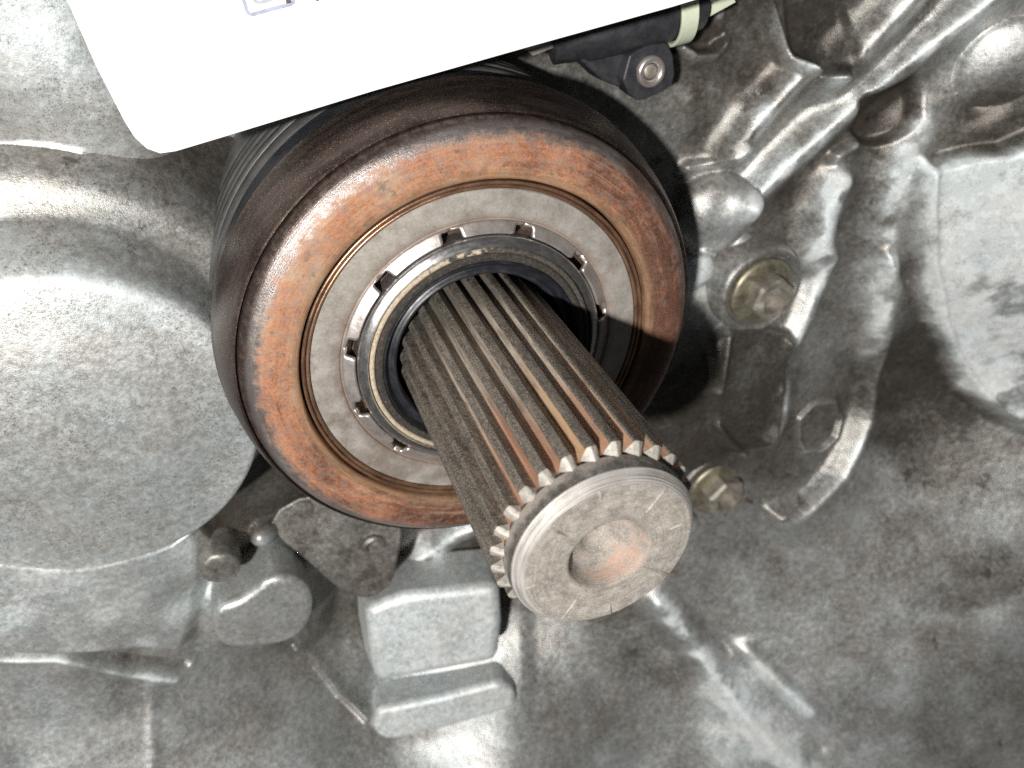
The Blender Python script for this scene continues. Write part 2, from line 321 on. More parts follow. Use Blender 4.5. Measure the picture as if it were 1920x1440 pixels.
# ------------------------------------------------------------------ gearbox housing: one casting
CO = Vector([0.0, 0.0, -4.3]); CU = Vector([0.991436, 0.036891, 0.125277]); CV = Vector([0.0, 0.959272, -0.282484]); CW = Vector([-0.130596, 0.280065, 0.951057])
CTL = np.array([(-6.081, 5.674, 4.379), (-5.736, 5.045, 3.989), (-4.642, 4.293, 3.359), (-6.685, 3.069, 2.949), (-4.402, 2.719, 2.439), (-6.551, 2.401, 1.944), (-4.952, 1.371, 1.27), (-3.866, 2.522, 0.943), (-1.521, 3.744, 0.997), (1.667, 3.959, 0.746), (4.612, 3.216, 0.137), (6.601, 1.9, -0.305), (7.612, -0.126, -1.145), (7.179, -4.353, -1.397), (8.896, -5.052, -1.726), (9.485, 0.971, -0.646), (11.602, -2.085, -1.517), (11.511, 3.123, 0.358), (13.779, 3.886, 1.547), (15.621, -2.337, 0.403), (14.313, -5.932, -2.701), (10.876, -8.893, -2.812), (13.999, -11.856, -1.79), (17.662, -11.941, -0.511), (17.656, -19.784, 0.525), (10.493, -16.231, -1.997), (5.512, -14.904, -3.365), (5.006, -18.162, -2.479), (0.673, -16.318, -1.676), (-4.776, -14.21, -1.804), (-8.468, -11.879, -0.836), (-12.639, -11.375, -0.347), (-8.502, -7.375, -0.229), (-10.762, -6.278, 0.604), (-4.263, -7.262, -2.331), (-6.342, -9.855, -2.407), (-2.992, -13.208, -4.055), (1.32, -1.977, -1.392), (-8.184, -0.808, 1.89), (-5.836, -2.083, 0.886), (2.137, -13.329, -3.82)])
TW = np.array([0.00867, -0.02751, 0.01125, 0.10861, 0.35175, -0.18316, 0.01548, -0.32275, 0.00343, 0.00673, -0.00775, 0.0143, -0.02032, 0.0178, 0.01337, 0.00949, -0.01573, -0.01377, 0.00432, 0.0322, -0.03977, 0.00011, 0.00567, 0.00323, 0.00105, 0.00432, -0.00539, -0.01382, 0.03715, 0.04609, 0.01658, -0.01224, 0.01605, -0.00516, 0.00235, -0.02435, -0.06915, 0.00477, 0.01283, 0.02135, -0.0081, -19.7185, 0.04572, 0.14255])
def base_h(a, b):
    h = TW[-3] + TW[-2] * a + TW[-1] * b
    for (x, y, _), wgt in zip(CTL, TW):
        r2 = (a - x) ** 2 + (b - y) ** 2
        h = h + wgt * r2 * np.log(np.maximum(r2, 1e-12))
    return h
def case_pt(a, b, h): return CO + CU * float(a) + CV * float(b) + CW * float(h)
def vnoise(a, b, freq, seed, octv=4, gain=.5):
    out = 0; amp = 1
    for o in range(octv):
        rs = np.random.RandomState(seed + o); L = rs.rand(128, 128)
        x = a * freq + 13.7 * o; y = b * freq + 7.1 * o
        xi = np.floor(x).astype(int); yi = np.floor(y).astype(int); fx = x - xi; fy = y - yi
        fx = fx * fx * (3 - 2 * fx); fy = fy * fy * (3 - 2 * fy)
        g = lambda i, j: L[(xi + i) % 128, (yi + j) % 128]
        out = out + amp * ((g(0, 0) * (1 - fx) + g(1, 0) * fx) * (1 - fy) + (g(0, 1) * (1 - fx) + g(1, 1) * fx) * fy - .5)
        amp *= gain; freq *= 2
    return out
def d_line(a, b, pts):
    d = np.full(a.shape, 1e9)
    for (x0, y0), (x1, y1) in zip(pts[:-1], pts[1:]):
        ex, ey = x1 - x0, y1 - y0
        t = np.clip(((a - x0) * ex + (b - y0) * ey) / (ex * ex + ey * ey + 1e-9), 0, 1)
        d = np.minimum(d, np.hypot(a - x0 - t * ex, b - y0 - t * ey))
    return d
def d_poly(a, b, pts):
    d = d_line(a, b, list(pts) + [pts[0]]); ins = np.zeros(a.shape, bool); j = len(pts) - 1
    for i in range(len(pts)):
        (xi, yi), (xj, yj) = pts[i], pts[j]
        c = ((yi > b) != (yj > b)) & (a < (xj - xi) * (b - yi) / (yj - yi + 1e-12) + xi)
        ins ^= c; j = i
    return np.where(ins, -d, d)
def sst(x, a, b):
    t = np.clip((x - a) / (b - a), 0, 1); return t * t * (3 - 2 * t)
housing = empty("gearbox_housing", (0, 0, -4.6), "dirty cast aluminium gearbox housing filling the background behind the rusty bearing", "gearbox housing")
STEP = .05
ua = np.arange(-15, 24, STEP); va = np.arange(-24, 9, STEP)
A, B = np.meshgrid(ua, va, indexing='ij')
RIDGE_NAMES = ['rib', None, 'rib', 'rib', None, 'rib', None, 'rib', 'rib', None, 'rib', 'rib', None, None, 'rib', None, 'rib', None, None, None, None, 'rib', None, None, None, None, None, None, None]
PLAT_NAMES = ['pale_cover', None, 'flat_ledge', 'oil_pocket', 'flat_web', None, None, None, None, None, None]
wob_a = A + .10 * vnoise(A, B, .5, 40, 1); wob_b = B + .10 * vnoise(A, B, .8, 50, 2)
H = base_h(A, B)
TONE_PTS = [((-5.863, 4.714), 0.84), ((-5.461, 3.972), 0.84), ((-4.892, 3.537), 0.84), ((-5.881, 3.393), 0.84), ((-5.693, 2.689), 0.84), ((-4.366, 2.317), 0.84), ((-3.852, 2.626), 0.84), ((-9.139, -6.099), 0.9), ((-7.906, -7.202), 0.9), ((-7.144, -8.501), 0.671), ((-10.16, -7.446), 0.705), ((-8.91, -8.65), 0.416), ((-10.508, -8.417), 0.84), ((-10.433, -9.946), 0.76), ((-8.979, -11.318), 0.78), ((-11.588, -11.061), 0.86), ((-7.119, -11.267), 0.64), ((-5.865, -11.802), 0.58), ((-7.478, -9.858), 0.6), ((-5.209, -13.149), 0.67), ((-4.778, -14.222), 0.76), ((-7.325, -12.568), 0.7), ((-4.347, -11.551), 0.32), ((-3.744, -5.427), 0.34), ((-5.103, -5.855), 0.21), ((-4.209, -12.596), 0.54), ((-3.916, -13.696), 0.7), ((-1.797, -15.515), 0.74), ((0.827, -15.744), 0.76), ((1.982, -14.055), 0.64), ((3.114, -15.555), 0.68), ((4.744, -17.357), 0.68), ((1.806, -10.512), 0.36), ((-0.823, -10.051), 0.44), ((5.651, -13.605), 0.5), ((7.443, -12.235), 0.61), ((9.092, -12.98), 0.63), ((10.64, -14.382), 0.69), ((9.679, -16.215), 0.83), ((12.119, -16.288), 0.75), ((11.783, -11.9), 0.63), ((13.767, -15.412), 0.73), ((15.272, -17.337), 0.65), ((16.575, -14.576), 0.69), ((16.203, -18.726), 0.75), ((11.979, -18.579), 0.79), ((14.819, -11.391), 0.93), ((16.069, -12.443), 0.91), ((13.863, -10.345), 0.73), ((17.031, -10.759), 0.65), ((17.085, -9.412), 0.65), ((15.093, -8.748), 0.412), ((13.247, -10.129), 0.58), ((10.851, -10.721), 0.61), ((11.938, -9.626), 0.59), ((9.139, -10.464), 0.53), ((6.604, 1.9), 0.692), ((7.179, 0.853), 0.664), ((7.607, -0.125), 0.776), ((7.958, 3.234), 0.356), ((7.574, 3.894), 0.328), ((6.513, 4.372), 0.244), ((9.11, 3.77), 0.328), ((10.454, 3.442), 0.384), ((9.107, 1.512), 0.552), ((10.476, 2.441), 0.524), ((11.367, 3.565), 0.356), ((9.088, -0.586), 0.258), ((9.718, -0.112), 0.272), ((11.137, 1.784), 0.16), ((10.563, 0.979), 0.244), ((11.688, -0.899), 0.44), ((12.125, -3.095), 0.468), ((13.542, -4.301), 0.328), ((14.58, -5.939), 0.272), ((15.267, -7.387), 0.286), ((16.448, -8.235), 0.468), ((12.275, 2.705), 0.776), ((12.473, 3.44), 0.748), ((12.387, 1.65), 0.818), ((13.316, 1.902), 0.118), ((14.096, 1.226), 0.244), ((13.395, 3.325), 0.748), ((11.489, -4.512), 0.608), ((11.488, -6.482), 0.44), ((10.452, -7.866), 0.384), ((8.717, -5.009), 0.24), ((6.909, -2.241), 0.888), ((7.331, -4.07), 0.356), ((7.53, -6.164), 0.258), ((10.136, -2.787), 0.468), ((2.787, 4.255), 0.39), ((5.309, 2.037), 0.61), ((6.137, 0.075), 0.51), ((-4.388, 0.219), 0.59), ((-6.35, 2.383), 0.64), ((-5.259, 1.748), 0.64), ((-4.683, 1.091), 0.64), ((-7.044, 2.574), 0.64)]
num = np.zeros_like(A); den = np.zeros_like(A) + 1e-9
for (q, tval) in TONE_PTS:
    wgt = np.exp(-((A - q[0]) ** 2 + (B - q[1]) ** 2) / (2 * .75 ** 2)) + 1e-4 / (1 + (A - q[0]) ** 2 + (B - q[1]) ** 2)
    num += wgt * tval; den += wgt
TONE = num / den
RIDGES = [  # crest line, half width, height, tone of worn crest with highlight painted in (negative darkens grooves)
    ([(8.017, 0.047), (9.236, 1.143), (9.959, 1.779), (10.731, 2.429), (11.653, 3.207), (12.982, 4.323)], 0.499, 0.687, 0.552),
    ([(6.465, 1.126), (7.542, 1.21), (7.803, 1.413)], 0.18, 0.264, 0.34),
    ([(7.53, 1.428), (8.085, 2.065), (8.921, 2.909)], 0.499, 0.687, 0.51),
    ([(9.837, 2.847), (10.373, 3.409), (10.746, 3.81), (11.124, 4.306)], 0.549, 0.654, 0.425),
    ([(7.666, 4.806), (8.281, 3.728), (8.546, 3.24), (9.043, 2.917)], 0.15, 0.36960000000000004, 0.374),
    ([(9.493, 2.746), (9.832, 2.769)], 0.195, 0.33, 0.595),
    ([(10.273, 0.982), (10.728, 1.193)], 0.18, 0.33, 0.595),
    ([(10.461, 0.355), (10.294, -0.39), (10.277, -1.358)], 0.549, 0.687, 1.169),
    ([(12.149, 1.493), (11.935, 0.329), (12.098, -1.051), (12.353, -2.739), (12.737, -4.666)], 0.549, 0.28, 0.637),
    ([(12.355, 0.667), (12.677, -0.692), (13.212, -2.199), (14.237, -4.069), (15.475, -5.883), (16.434, -7.074), (17.546, -7.872)], 0.15, 0.1584, 0.595),
    ([(9.853, -5.365), (9.845, -6.432), (9.6, -7.029)], 0.424, 0.36, 0.637),
    ([(10.675, -1.744), (10.284, -3.341), (9.995, -3.906)], 0.399, 0.41, 0.531),
    ([(7.739, -3.225), (7.584, -4.214), (7.49, -4.92)], 0.15, 0.198, 0.68),
    ([(7.549, -5.996), (8.824, -7.509)], 0.10500000000000001, 0.18480000000000002, 0.45),
    ([(6.23, -12.538), (7.052, -13.784), (7.742, -15.245), (8.497, -16.569), (9.662, -18.191), (10.495, -19.258)], 0.6, 0.5, 0.62),
    ([(7.623, -13.542), (8.616, -14.728), (9.389, -15.964), (10.175, -16.983), (11.013, -18.158)], 0.24, -0.06, -0.08),
    ([(8.955, -14.674), (9.916, -15.859), (10.683, -16.813)], 0.4, 0.25, 0.25),
    ([(-10.768, -7.632), (-9.42, -8.281), (-8.471, -9.227), (-7.601, -10.032)], 0.15, -0.21120000000000003, -0.22),
    ([(-11.12, -7.613), (-9.765, -8.28), (-8.595, -9.542), (-7.774, -10.256)], 0.18, 0.18480000000000002, 0.425),
    ([(-8.303, -10.105), (-8.733, -12.469)], 0.18, 0.04, 0.08),
    ([(-4.921, -11.074), (-4.449, -12.199), (-3.987, -13.178), (-3.333, -14.052)], 0.13499999999999998, 0.2772, 0.12),
    ([(-1.442, -9.886), (-0.666, -9.44), (0.143, -8.968), (0.661, -8.813)], 0.549, 0.687, 0.85),
    ([(-6.682, 3.02), (-6.247, 2.969), (-5.586, 2.791), (-4.994, 2.263), (-4.604, 1.556), (-4.384, 0.818)], 0.15, 0.1584, 0.1),
    ([(-6.924, 2.761), (-5.797, 2.514), (-5.14, 2.021), (-4.711, 1.298), (-4.364, 0.445)], 0.2, -0.5, -0.45),
    ([(-4.11, 2.57), (-4.138, 2.168), (-4.118, 1.574)], 0.15, -0.396, -0.3),
    ([(6.026, 3.705), (6.376, 3.513), (6.797, 3.538), (7.043, 3.741)], 0.15, 0.33, 0.85),
    ([(-6.07, -5.656), (-6.021, -6.089), (-6.021, -6.723)], 0.12, 0.264, 0.2),
    ([(10.694, -7.399), (10.682, -6.66), (11.19, -6.309), (11.932, -6.465), (12.231, -7.058), (12.068, -7.681), (11.582, -8.001), (10.966, -7.891), (10.694, -7.399)], 0.10500000000000001, 0.1584, 0.22),
    ([(12.95, -4.94), (13.121, -7.17), (12.179, -8.922), (10.817, -9.935), (10.101, -10.204)], 0.22, 0.1, 0.3),
]
for pts, wd, ht, wear_glint in RIDGES:
    d = d_line(wob_a, wob_b, pts)
    k = np.exp(-(d / wd) ** 2 * 1.4)
    H += ht * k
    TONE += wear_glint * np.exp(-(d / (wd * .75)) ** 2) * (.65 + .9 * vnoise(A, B, 2.5, 77, 3))
PLATEAUS = [  # outline, edge softness, height, tone inside (None keeps it)
    ([(12.471, -0.636), (12.978, -2.116), (13.952, -3.944), (15.229, -5.756), (16.197, -6.942), (17.41, -7.725), (19.711, -8.753), (16.231, 0.767), (13.896, 0.71), (12.915, 0.624), (12.377, 0.426)], 0.25, 0.55, 1.12),
    ([(13.174, -10.797), (14.203, -10.118), (15.55, -10.088), (16.595, -11.095), (17.366, -12.459), (16.909, -13.241), (15.098, -13.64), (13.738, -13.239), (13.104, -12.333)], 0.3, 0.0, 0.58),
    ([(-10.096, -4.777), (-8.447, -5.575), (-6.993, -5.866), (-6.185, -5.715), (-6.308, -6.869), (-6.859, -8.436), (-7.42, -9.326), (-8.283, -8.687), (-11.025, -7.006)], 0.16, 0.35, 0.84),
    ([(10.403, 2.216), (11.101, 2.436), (11.777, 2.536), (12.034, 2.045), (11.93, 1.457), (11.389, 1.243), (10.866, 1.447)], 0.14, -0.35, 0.06),
    ([(7.502, -3.202), (9.683, -3.678), (9.695, -5.341), (9.518, -7.107), (7.815, -6.856), (7.461, -4.796)], 0.12, 0.3, 0.24),
    ([(8.344, 4.816), (9.509, 4.731), (10.116, 2.952), (9.597, 2.867), (8.867, 3.208)], 0.1, -0.15, 0.16),
    ([(6.349, 2.723), (7.099, 2.818), (7.725, 2.365), (7.718, 1.541), (7.085, 1.244), (6.484, 1.435)], 0.25, 0.06, 0.5),
    ([(6.271, 3.997), (6.815, 4.004), (7.108, 3.726), (6.762, 3.569), (6.376, 3.684)], 0.1, -0.1, 0.1),
    ([(-3.27, -10.373), (-1.563, -10.554), (1.924, -10.876), (2.011, -12.923), (1.426, -15.097), (-0.949, -15.387), (-3.353, -15.027), (-3.614, -13.821), (-3.597, -12.32)], 0.35, 0.1, None),
    ([(-6.548, -8.118), (-5.338, -7.499), (-4.264, -8.047), (-3.859, -9.721), (-4.257, -11.101), (-5.161, -11.186), (-6.62, -10.251), (-6.871, -9.383)], 0.4, 0.5, None),
    ([(12.122, -1.754), (12.457, -3.686), (12.788, -5.524), (12.716, -7.125), (11.936, -8.622), (10.943, -9.493), (9.818, -9.966), (12.36, -13.247), (16.516, -15.152), (20.708, -12.558), (19.108, -8.279), (16.631, -6.817), (13.969, -3.832)], -0.35, 0.5, None),
]
for pts, soft, ht, tn in PLATEAUS:
    d = d_poly(wob_a, wob_b, smooth_poly(pts, 4)) + .045 * vnoise(A, B, 1.6, 91, 4)
    k = 1 - sst(d, -abs(soft), abs(soft))
    if soft < 0:   # a step that fades away behind its edge: only the first seven points are the edge
        k = sst(-d, -abs(soft), abs(soft)) * np.exp(-d_line(A, B, pts[:7]) / 1.5)
    H += ht * k
    if tn is not None:
        k2 = 1 - sst(d + .18 * vnoise(A, B, 1.3, 19, 4, .5), -.22, .22); TONE = TONE * (1 - k2) + (tn + (.55 * vnoise(A, B, .9, 23, 5, .65) if tn > 1 else 0)) * k2
BUMPS = [  # centre, radius, height, tone
    ((7.27, -0.079), 1.05, 0.85, 0.14),
    ((13.554, 2.697), 0.9, 0.35, 0.3),
    ((13.42, 1.89), 0.5, -0.3, -0.2),
    ((6.861, 4.274), 0.16, 0.14, 0.5),
    ((6.941, -1.426), 0.55, 0.35, 0.3),
    ((8.227, -1.032), 0.4, 0.25, 0.3),
    ((7.188, -9.852), 0.4, 0.2, 0.2),
    ((-4.809, -6.71), 0.4, 0.75, 0.6),
    ((-4.529, -7.751), 0.34, 0.65, 0.5),
]
for (x, y), rad, ht, tn in BUMPS:
    d = np.hypot(A - x, B - y) / rad
    H += ht * np.sqrt(np.clip(1 - d * d, 0, 1)) if ht > 0 else ht * np.exp(-d * d * 2)
    TONE += tn * np.exp(-d * d * 1.2)
TONE += .15 * vnoise(A, B, .32, 61, 3) + .15 * vnoise(A, B, 1.1, 71, 5, .6)
H += .05 * vnoise(A, B, .5, 5, 3) + .006 * vnoise(A, B, 6, 15, 3)
cx_ = np.hypot(A, B)
nu, nv = A.shape
P = (np.array(CO)[None, None, :] + A[..., None] * np.array(CU) + B[..., None] * np.array(CV) + H[..., None] * np.array(CW))
du = np.gradient(P, axis=0); dv = np.gradient(P, axis=1); NRM = np.cross(du, dv); NRM /= np.linalg.norm(NRM, axis=2)[..., None]
I, J = np.meshgrid(np.arange(nu - 1), np.arange(nv - 1), indexing='ij'); i0 = (I * nv + J).ravel()
QUADS = np.stack([i0, i0 + nv, i0 + nv + 1, i0 + 1], 1)
REG = np.zeros((nu - 1, nv - 1), int); REGN = ["cast_wall"]
Ac, Bc = A[:-1, :-1] + STEP / 2, B[:-1, :-1] + STEP / 2; Wa, Wb = wob_a[:-1, :-1], wob_b[:-1, :-1]
def region(name, mask):
    REGN.append(name); REG[mask & (REG == 0)] = len(REGN) - 1
for (x, y), rad, ht, tn in BUMPS:
    if ht > .5: region("dome_boss", np.hypot(Ac - x, Bc - y) < rad * .95)
for (pts, soft, ht, tn), nm in zip(PLATEAUS, PLAT_NAMES):
    if nm: region(nm, d_poly(Wa, Wb, smooth_poly(pts, 4)) < 0)
for (pts, wd, ht, wear_glint), nm in zip(RIDGES, RIDGE_NAMES):
    if nm: region(nm, d_line(Wa, Wb, pts) < wd * .95)
Pf = P.reshape(-1, 3); Nf = NRM.reshape(-1, 3); Tf = np.clip(TONE, -.3, 1.3).ravel(); Rf = REG.ravel()
for rid, rname in enumerate(REGN):
    q = QUADS[Rf == rid]
    if len(q) < 4: continue
    used, inv = np.unique(q, return_inverse=True); q = inv.reshape(q.shape).astype('i')
    me = bpy.data.meshes.new(rname); me.vertices.add(len(used)); me.vertices.foreach_set("co", Pf[used].astype('f').ravel())
    me.loops.add(q.size); me.loops.foreach_set("vertex_index", q.ravel())
    me.polygons.add(len(q)); me.polygons.foreach_set("loop_start", np.arange(0, q.size, 4, dtype='i'))
    me.update(calc_edges=True); me.validate()
    at_ = me.attributes.new("tone", 'FLOAT', 'POINT'); at_.data.foreach_set("value", Tf[used].astype('f'))
    me.polygons.foreach_set("use_smooth", [True] * len(me.polygons)); me.materials.append(M_CAST)
    me.normals_split_custom_set_from_vertices(Nf[used].tolist())
    wall = bpy.data.objects.new(rname, me); COL.objects.link(wall); wall.parent = housing
    wall.matrix_parent_inverse = Matrix.Translation((0, 0, 4.6))
def on_case(a, b, dh=0.):
    return case_pt(a, b, float(base_h(np.array([a]), np.array([b]))[0]) + dh)
# round end cover at the left
def cshear(z):
    t = min(1, max(0, (z + 1.8) / -1.6)); return (-.1 * t, .75 * t)
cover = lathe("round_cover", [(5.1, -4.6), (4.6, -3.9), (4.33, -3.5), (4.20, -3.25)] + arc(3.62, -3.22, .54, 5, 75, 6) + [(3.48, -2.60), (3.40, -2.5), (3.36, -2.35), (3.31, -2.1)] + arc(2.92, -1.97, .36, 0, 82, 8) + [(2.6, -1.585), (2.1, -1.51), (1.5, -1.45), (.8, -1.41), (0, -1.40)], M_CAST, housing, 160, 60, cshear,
    [.3, .3, .38, .5] + [.55, .56, .56, .57, .58, .58, .60] + [.60, .62, .66, .70] + [.76, .80, .84, .88, .92, .94, .92, .88, .84] + [.80, .78, .76, .76, .76], .004, (-7.2, -1.2, 0))  # bright top-edge tone paints in a highlight arc; wall and foot are darker
def boss(name, px_uv, pts_dir, tone, bevel, z_top, depth, label=None):
    top = [Vector(q) for q in pts_dir]
    bot = [q - Vector((0, 0, depth)) + Vector((.0, .0, 0)) for q in top]
    o = prism(name, top, bot, M_CAST, housing, bevel, tone)
    if label: o["label"] = label
    return o
# small round pin and the stubby plug below the bearing
pin = lathe("locating_pin", [(.50, -1.9), (.47, -.12), (.44, -.03), (.38, 0), (.2, .012), (0, .012)], M_CAST, housing, 48, 50, None, .52, .01, (-5.698, -6.783, -3.3))
plug_c = smooth_poly([(-6.087, -7.965, -3.1), (-6.238, -8.82, -3.1), (-6.064, -9.293, -3.1), (-5.4, -9.613, -3.1), (-4.611, -9.751, -3.1), (-4.093, -9.421, -3.1), (-3.797, -8.712, -3.1), (-3.821, -7.96, -3.1), (-4.179, -7.473, -3.1), (-4.671, -7.34, -3.1), (-5.085, -7.598, -3.1), (-5.475, -7.788, -3.1)], 3)
plug = boss("blind_plug", None, plug_c, .74, .2, -3.1, 1.7)
# flat bracket pad under the bearing
padt = [case_pt(a, b, -1.45) for a, b in smooth_poly([(-4.668, -6.476), (-3.825, -5.891), (-2.775, -6.029), (-1.331, -6.477), (-1.742, -8.47), (-2.105, -8.967), (-2.59, -9.137), (-3.237, -8.752), (-3.951, -7.68)], 2)]
pad = prism("bracket_pad", padt, [q - CW * 1.6 for q in padt], M_CAST, housing, .06, .40)
padn = lathe("pad_dimple", [(.34, -.4), (.34, .02), (.26, .07), (.17, .02), (.1, -.06), (0, -.08)], M_CAST, housing, 40, 50, None, .42, 0, (-1.972, -7.8, -3.798))
# square boss: upper slab and the rounded lip in front of it
slab = [case_pt(a, b, -1.9) for a, b in [(-2.759, -9.728), (-1.694, -9.531), (1.034, -9.82), (0.953, -11.125), (0.689, -12.356), (-2.797, -12.226), (-2.828, -11.086)]]
sb = [case_pt(a, b, -4.2) for a, b in [(-2.974, -9.633), (-1.697, -9.448), (1.291, -9.824), (1.287, -11.343), (0.949, -12.994), (-3.158, -12.813), (-3.163, -11.145)]]
prism("square_boss", slab, sb, M_CAST, housing, .3, .95, 35, 5)
lipt = [case_pt(a, b, -2.6) for a, b in [(-3.027, -13.685), (-1.025, -13.72), (0.776, -13.648), (1.198, -14.121), (1.202, -14.732), (-0.884, -14.927), (-2.965, -14.944), (-3.227, -14.344)]]
lipb = [case_pt(a, b, -4.4) for a, b in [(-3.187, -13.53), (-1.028, -13.681), (0.991, -13.58), (1.431, -14.261), (1.438, -15.211), (-0.861, -15.48), (-3.168, -15.476), (-3.451, -14.575)]]
prism("boss_lip", lipt, lipb, M_CAST, housing, .22, .95, 35, 6)
# bolts in the casting, each in its own round boss
def hexa(r, n=6, ph=0., in_=1.): return [(r * math.cos(ph + 2 * math.pi * i / n), r * math.sin(ph + 2 * math.pi * i / n)) for i in range(n)]
def bolt(loc, ph, sc=1.0, label=None, boss_tone=.5):
    loc = Vector(loc)
    b = empty("flange_bolt", (0, 0, 0), label, None); del_cat = b
    b.parent = housing; b.location = (0, 0, 4.6)
    lathe("bolt_boss", [(1.35 * sc, -1.4), (1.15 * sc, -.5), (1.06 * sc, -.12), (1.02 * sc, -.02), (.96 * sc, .02), (.90 * sc, .0), (.84 * sc, -.14), (0, -.16)], M_CAST, housing, 64, 50, None, boss_tone, .01, loc)
    lathe("flange", [(.80 * sc, -.2), (.80 * sc, -.03), (.77 * sc, .03), (.70 * sc, .06), (.50 * sc, .14), (0, .14)], M_ZINC, b, 64, 40, None, None, .006, loc)
    r = .50 * sc
    V = []; F = []
    prof = [(1.0, .1), (1.0, .40), (.90, .48), (.64, .49), (.54, .24), (.0, .20)]
    n = 48
    for i in range(n):
        a = 2 * math.pi * i / n
        lob = 1 / max(math.cos(((a - ph) % (math.pi / 3)) - math.pi / 6), .1) * .93
        for q, (k, z) in enumerate(prof):
            rr = k * r * (lob if q < 3 else 1)
            zz = z * sc + (.05 * math.sin(2 * a + 1) if q in (3, 4) else 0)
            V.append(loc + Vector((rr * math.cos(a), rr * math.sin(a), zz)))
    m = len(prof)
    for i in range(n):
        k = (i + 1) % n
        for q in range(m - 1): F.append((i * m + q, k * m + q, k * m + q + 1, i * m + q + 1))
    o = mesh_obj("hex_head", V, F, [M_BOLTHEAD, M_BOLTHEAD], b, 30)
    for fi, pf in enumerate(o.data.polygons): pf.material_index = 1 if fi % (m - 1) >= 3 else 0
    bm = bmesh.new(); bm.from_mesh(o.data); bmesh.ops.remove_doubles(bm, verts=bm.verts, dist=1e-5); bmesh.ops.recalc_face_normals(bm, faces=bm.faces); bm.to_mesh(o.data); bm.free()
    return b
bolt((8.718, -2.121, -3.5), .3, 1.16, "yellow zinc flange bolt beside the dark flat web right of the bearing", .55)
bolt((8.433, -8.738, -3.5), .8, 1.22, "grimy flange bolt half hidden behind the shaft end", .35)
# ------------------------------------------------------------------ clutch release bearing
brg = empty("release_bearing", (0, 0, -1.2), "round rust-orange release bearing with dark rim around the splined shaft", "bearing")
lathe("outer_shell", [(4.15, -.35), (4.162, -.16), (4.185, -.105), (4.22, -.11), (4.265, -.19), (4.315, -.32), (4.365, -.48), (4.41, -.66), (4.445, -.84), (4.47, -1.0), (4.49, -1.07), (4.50, -1.10), (4.47, -1.13), (4.40, -1.12), (4.33, -.9)], M_SHELL, brg, 256, 50)
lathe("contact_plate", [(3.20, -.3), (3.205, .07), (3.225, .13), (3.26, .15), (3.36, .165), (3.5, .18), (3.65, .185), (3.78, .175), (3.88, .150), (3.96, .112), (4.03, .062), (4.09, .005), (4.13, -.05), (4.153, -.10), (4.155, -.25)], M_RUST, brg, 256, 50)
lathe("wire_ring", [(3.165, -.25)] + [(3.166, .02)] + arc(3.135, .035, .03, 0, 180, 5) + [(3.10, -.01)] + arc(3.06, .015, .03, 0, 180, 5) + [(3.03, -.03), (3.028, -.25)], M_COPPER, brg, 256, 50)
lathe("gap_floor", [(3.25, -.22), (2.9, -.22)], M_BROWN, brg, 128)
lathe("washer_plate", [(3.02, -.2), (3.02, -.02), (3.005, 0), (2.9, .003), (2.7, .003), (2.57, .0), (2.535, -.012), (2.51, -.05), (2.49, -.05), (2.46, -.02), (2.44, -.04), (2.44, -.2)], M_WASHER, brg, 256, 30)
lathe("recess_collar", [(2.44, -.2), (2.40, -.32), (2.28, -.34), (2.235, -.3), (2.235, .08)], M_BROWN, brg, 128)
NOTCH = [101, 70.4, 39.7, 9.7, -20.5, -50, -79, -107, -135.6, -164.1, -194.5, -226.6]
for i in range(12):
    a0 = NOTCH[(i + 1) % 12]; a1 = NOTCH[i]
    if a0 > a1: a0 -= 360
    rows = [(2.485, 0, -.035), (2.468, 0, -.012), (2.462, 2.9, -.008), (2.45, 3.55, .0), (2.42, 3.9, .014), (2.37, 4.1, .04), (2.335, 4.2, .06), (2.31, 4.5, .075), (2.292, 5.4, .083)]
    n = 20; V = []; F = []
    for r, hw, z in rows:
        for k in range(n + 1):
            t = math.radians(a0 + hw + (a1 - a0 - 2 * hw) * k / n); V.append((r * math.cos(t), r * math.sin(t), z))
    for q in range(len(rows) - 1):
        for k in range(n):
            F.append((q * (n + 1) + k, q * (n + 1) + k + 1, (q + 1) * (n + 1) + k + 1, (q + 1) * (n + 1) + k)[::-1])
    me = bpy.data.meshes.new("tab"); me.from_pydata(V, [], F); me.update()
    bm = bmesh.new(); bm.from_mesh(me)
    if bm.faces[:][0].normal.z < 0: bmesh.ops.reverse_faces(bm, faces=bm.faces)
    bm.to_mesh(me); bm.free()
    o = finish("tab", me, M_TAB, brg, 40)
    sm = o.modifiers.new("thick", 'SOLIDIFY'); sm.thickness = .085; sm.offset = -1
lathe("guide_sleeve", [(2.245, -1.2), (2.245, .06), (2.235, .085), (2.20, .112), (2.15, .142), (2.11, .163), (2.09, .168), (2.075, .15), (2.065, .10), (2.06, -.1)], M_STEEL, brg, 192, 50)
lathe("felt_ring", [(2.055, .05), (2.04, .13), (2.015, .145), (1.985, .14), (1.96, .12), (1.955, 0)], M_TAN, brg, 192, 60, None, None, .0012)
lathe("grit_ring", [(1.957, .08), (1.945, .13), (1.91, .145), (1.86, .14), (1.83, .13), (1.82, .05)], M_GRIT, brg, 192, 60, None, None, .002)
lathe("seal_lip", [(1.825, .08), (1.815, .14), (1.795, .158), (1.775, .14), (1.745, .06), (1.70, .03), (1.66, .05), (1.635, .085), (1.605, .09), (1.575, .06), (1.555, .01), (1.545, -.08), (1.60, -.3), (1.66, -.9)], M_RUBBER, brg, 192, 60)
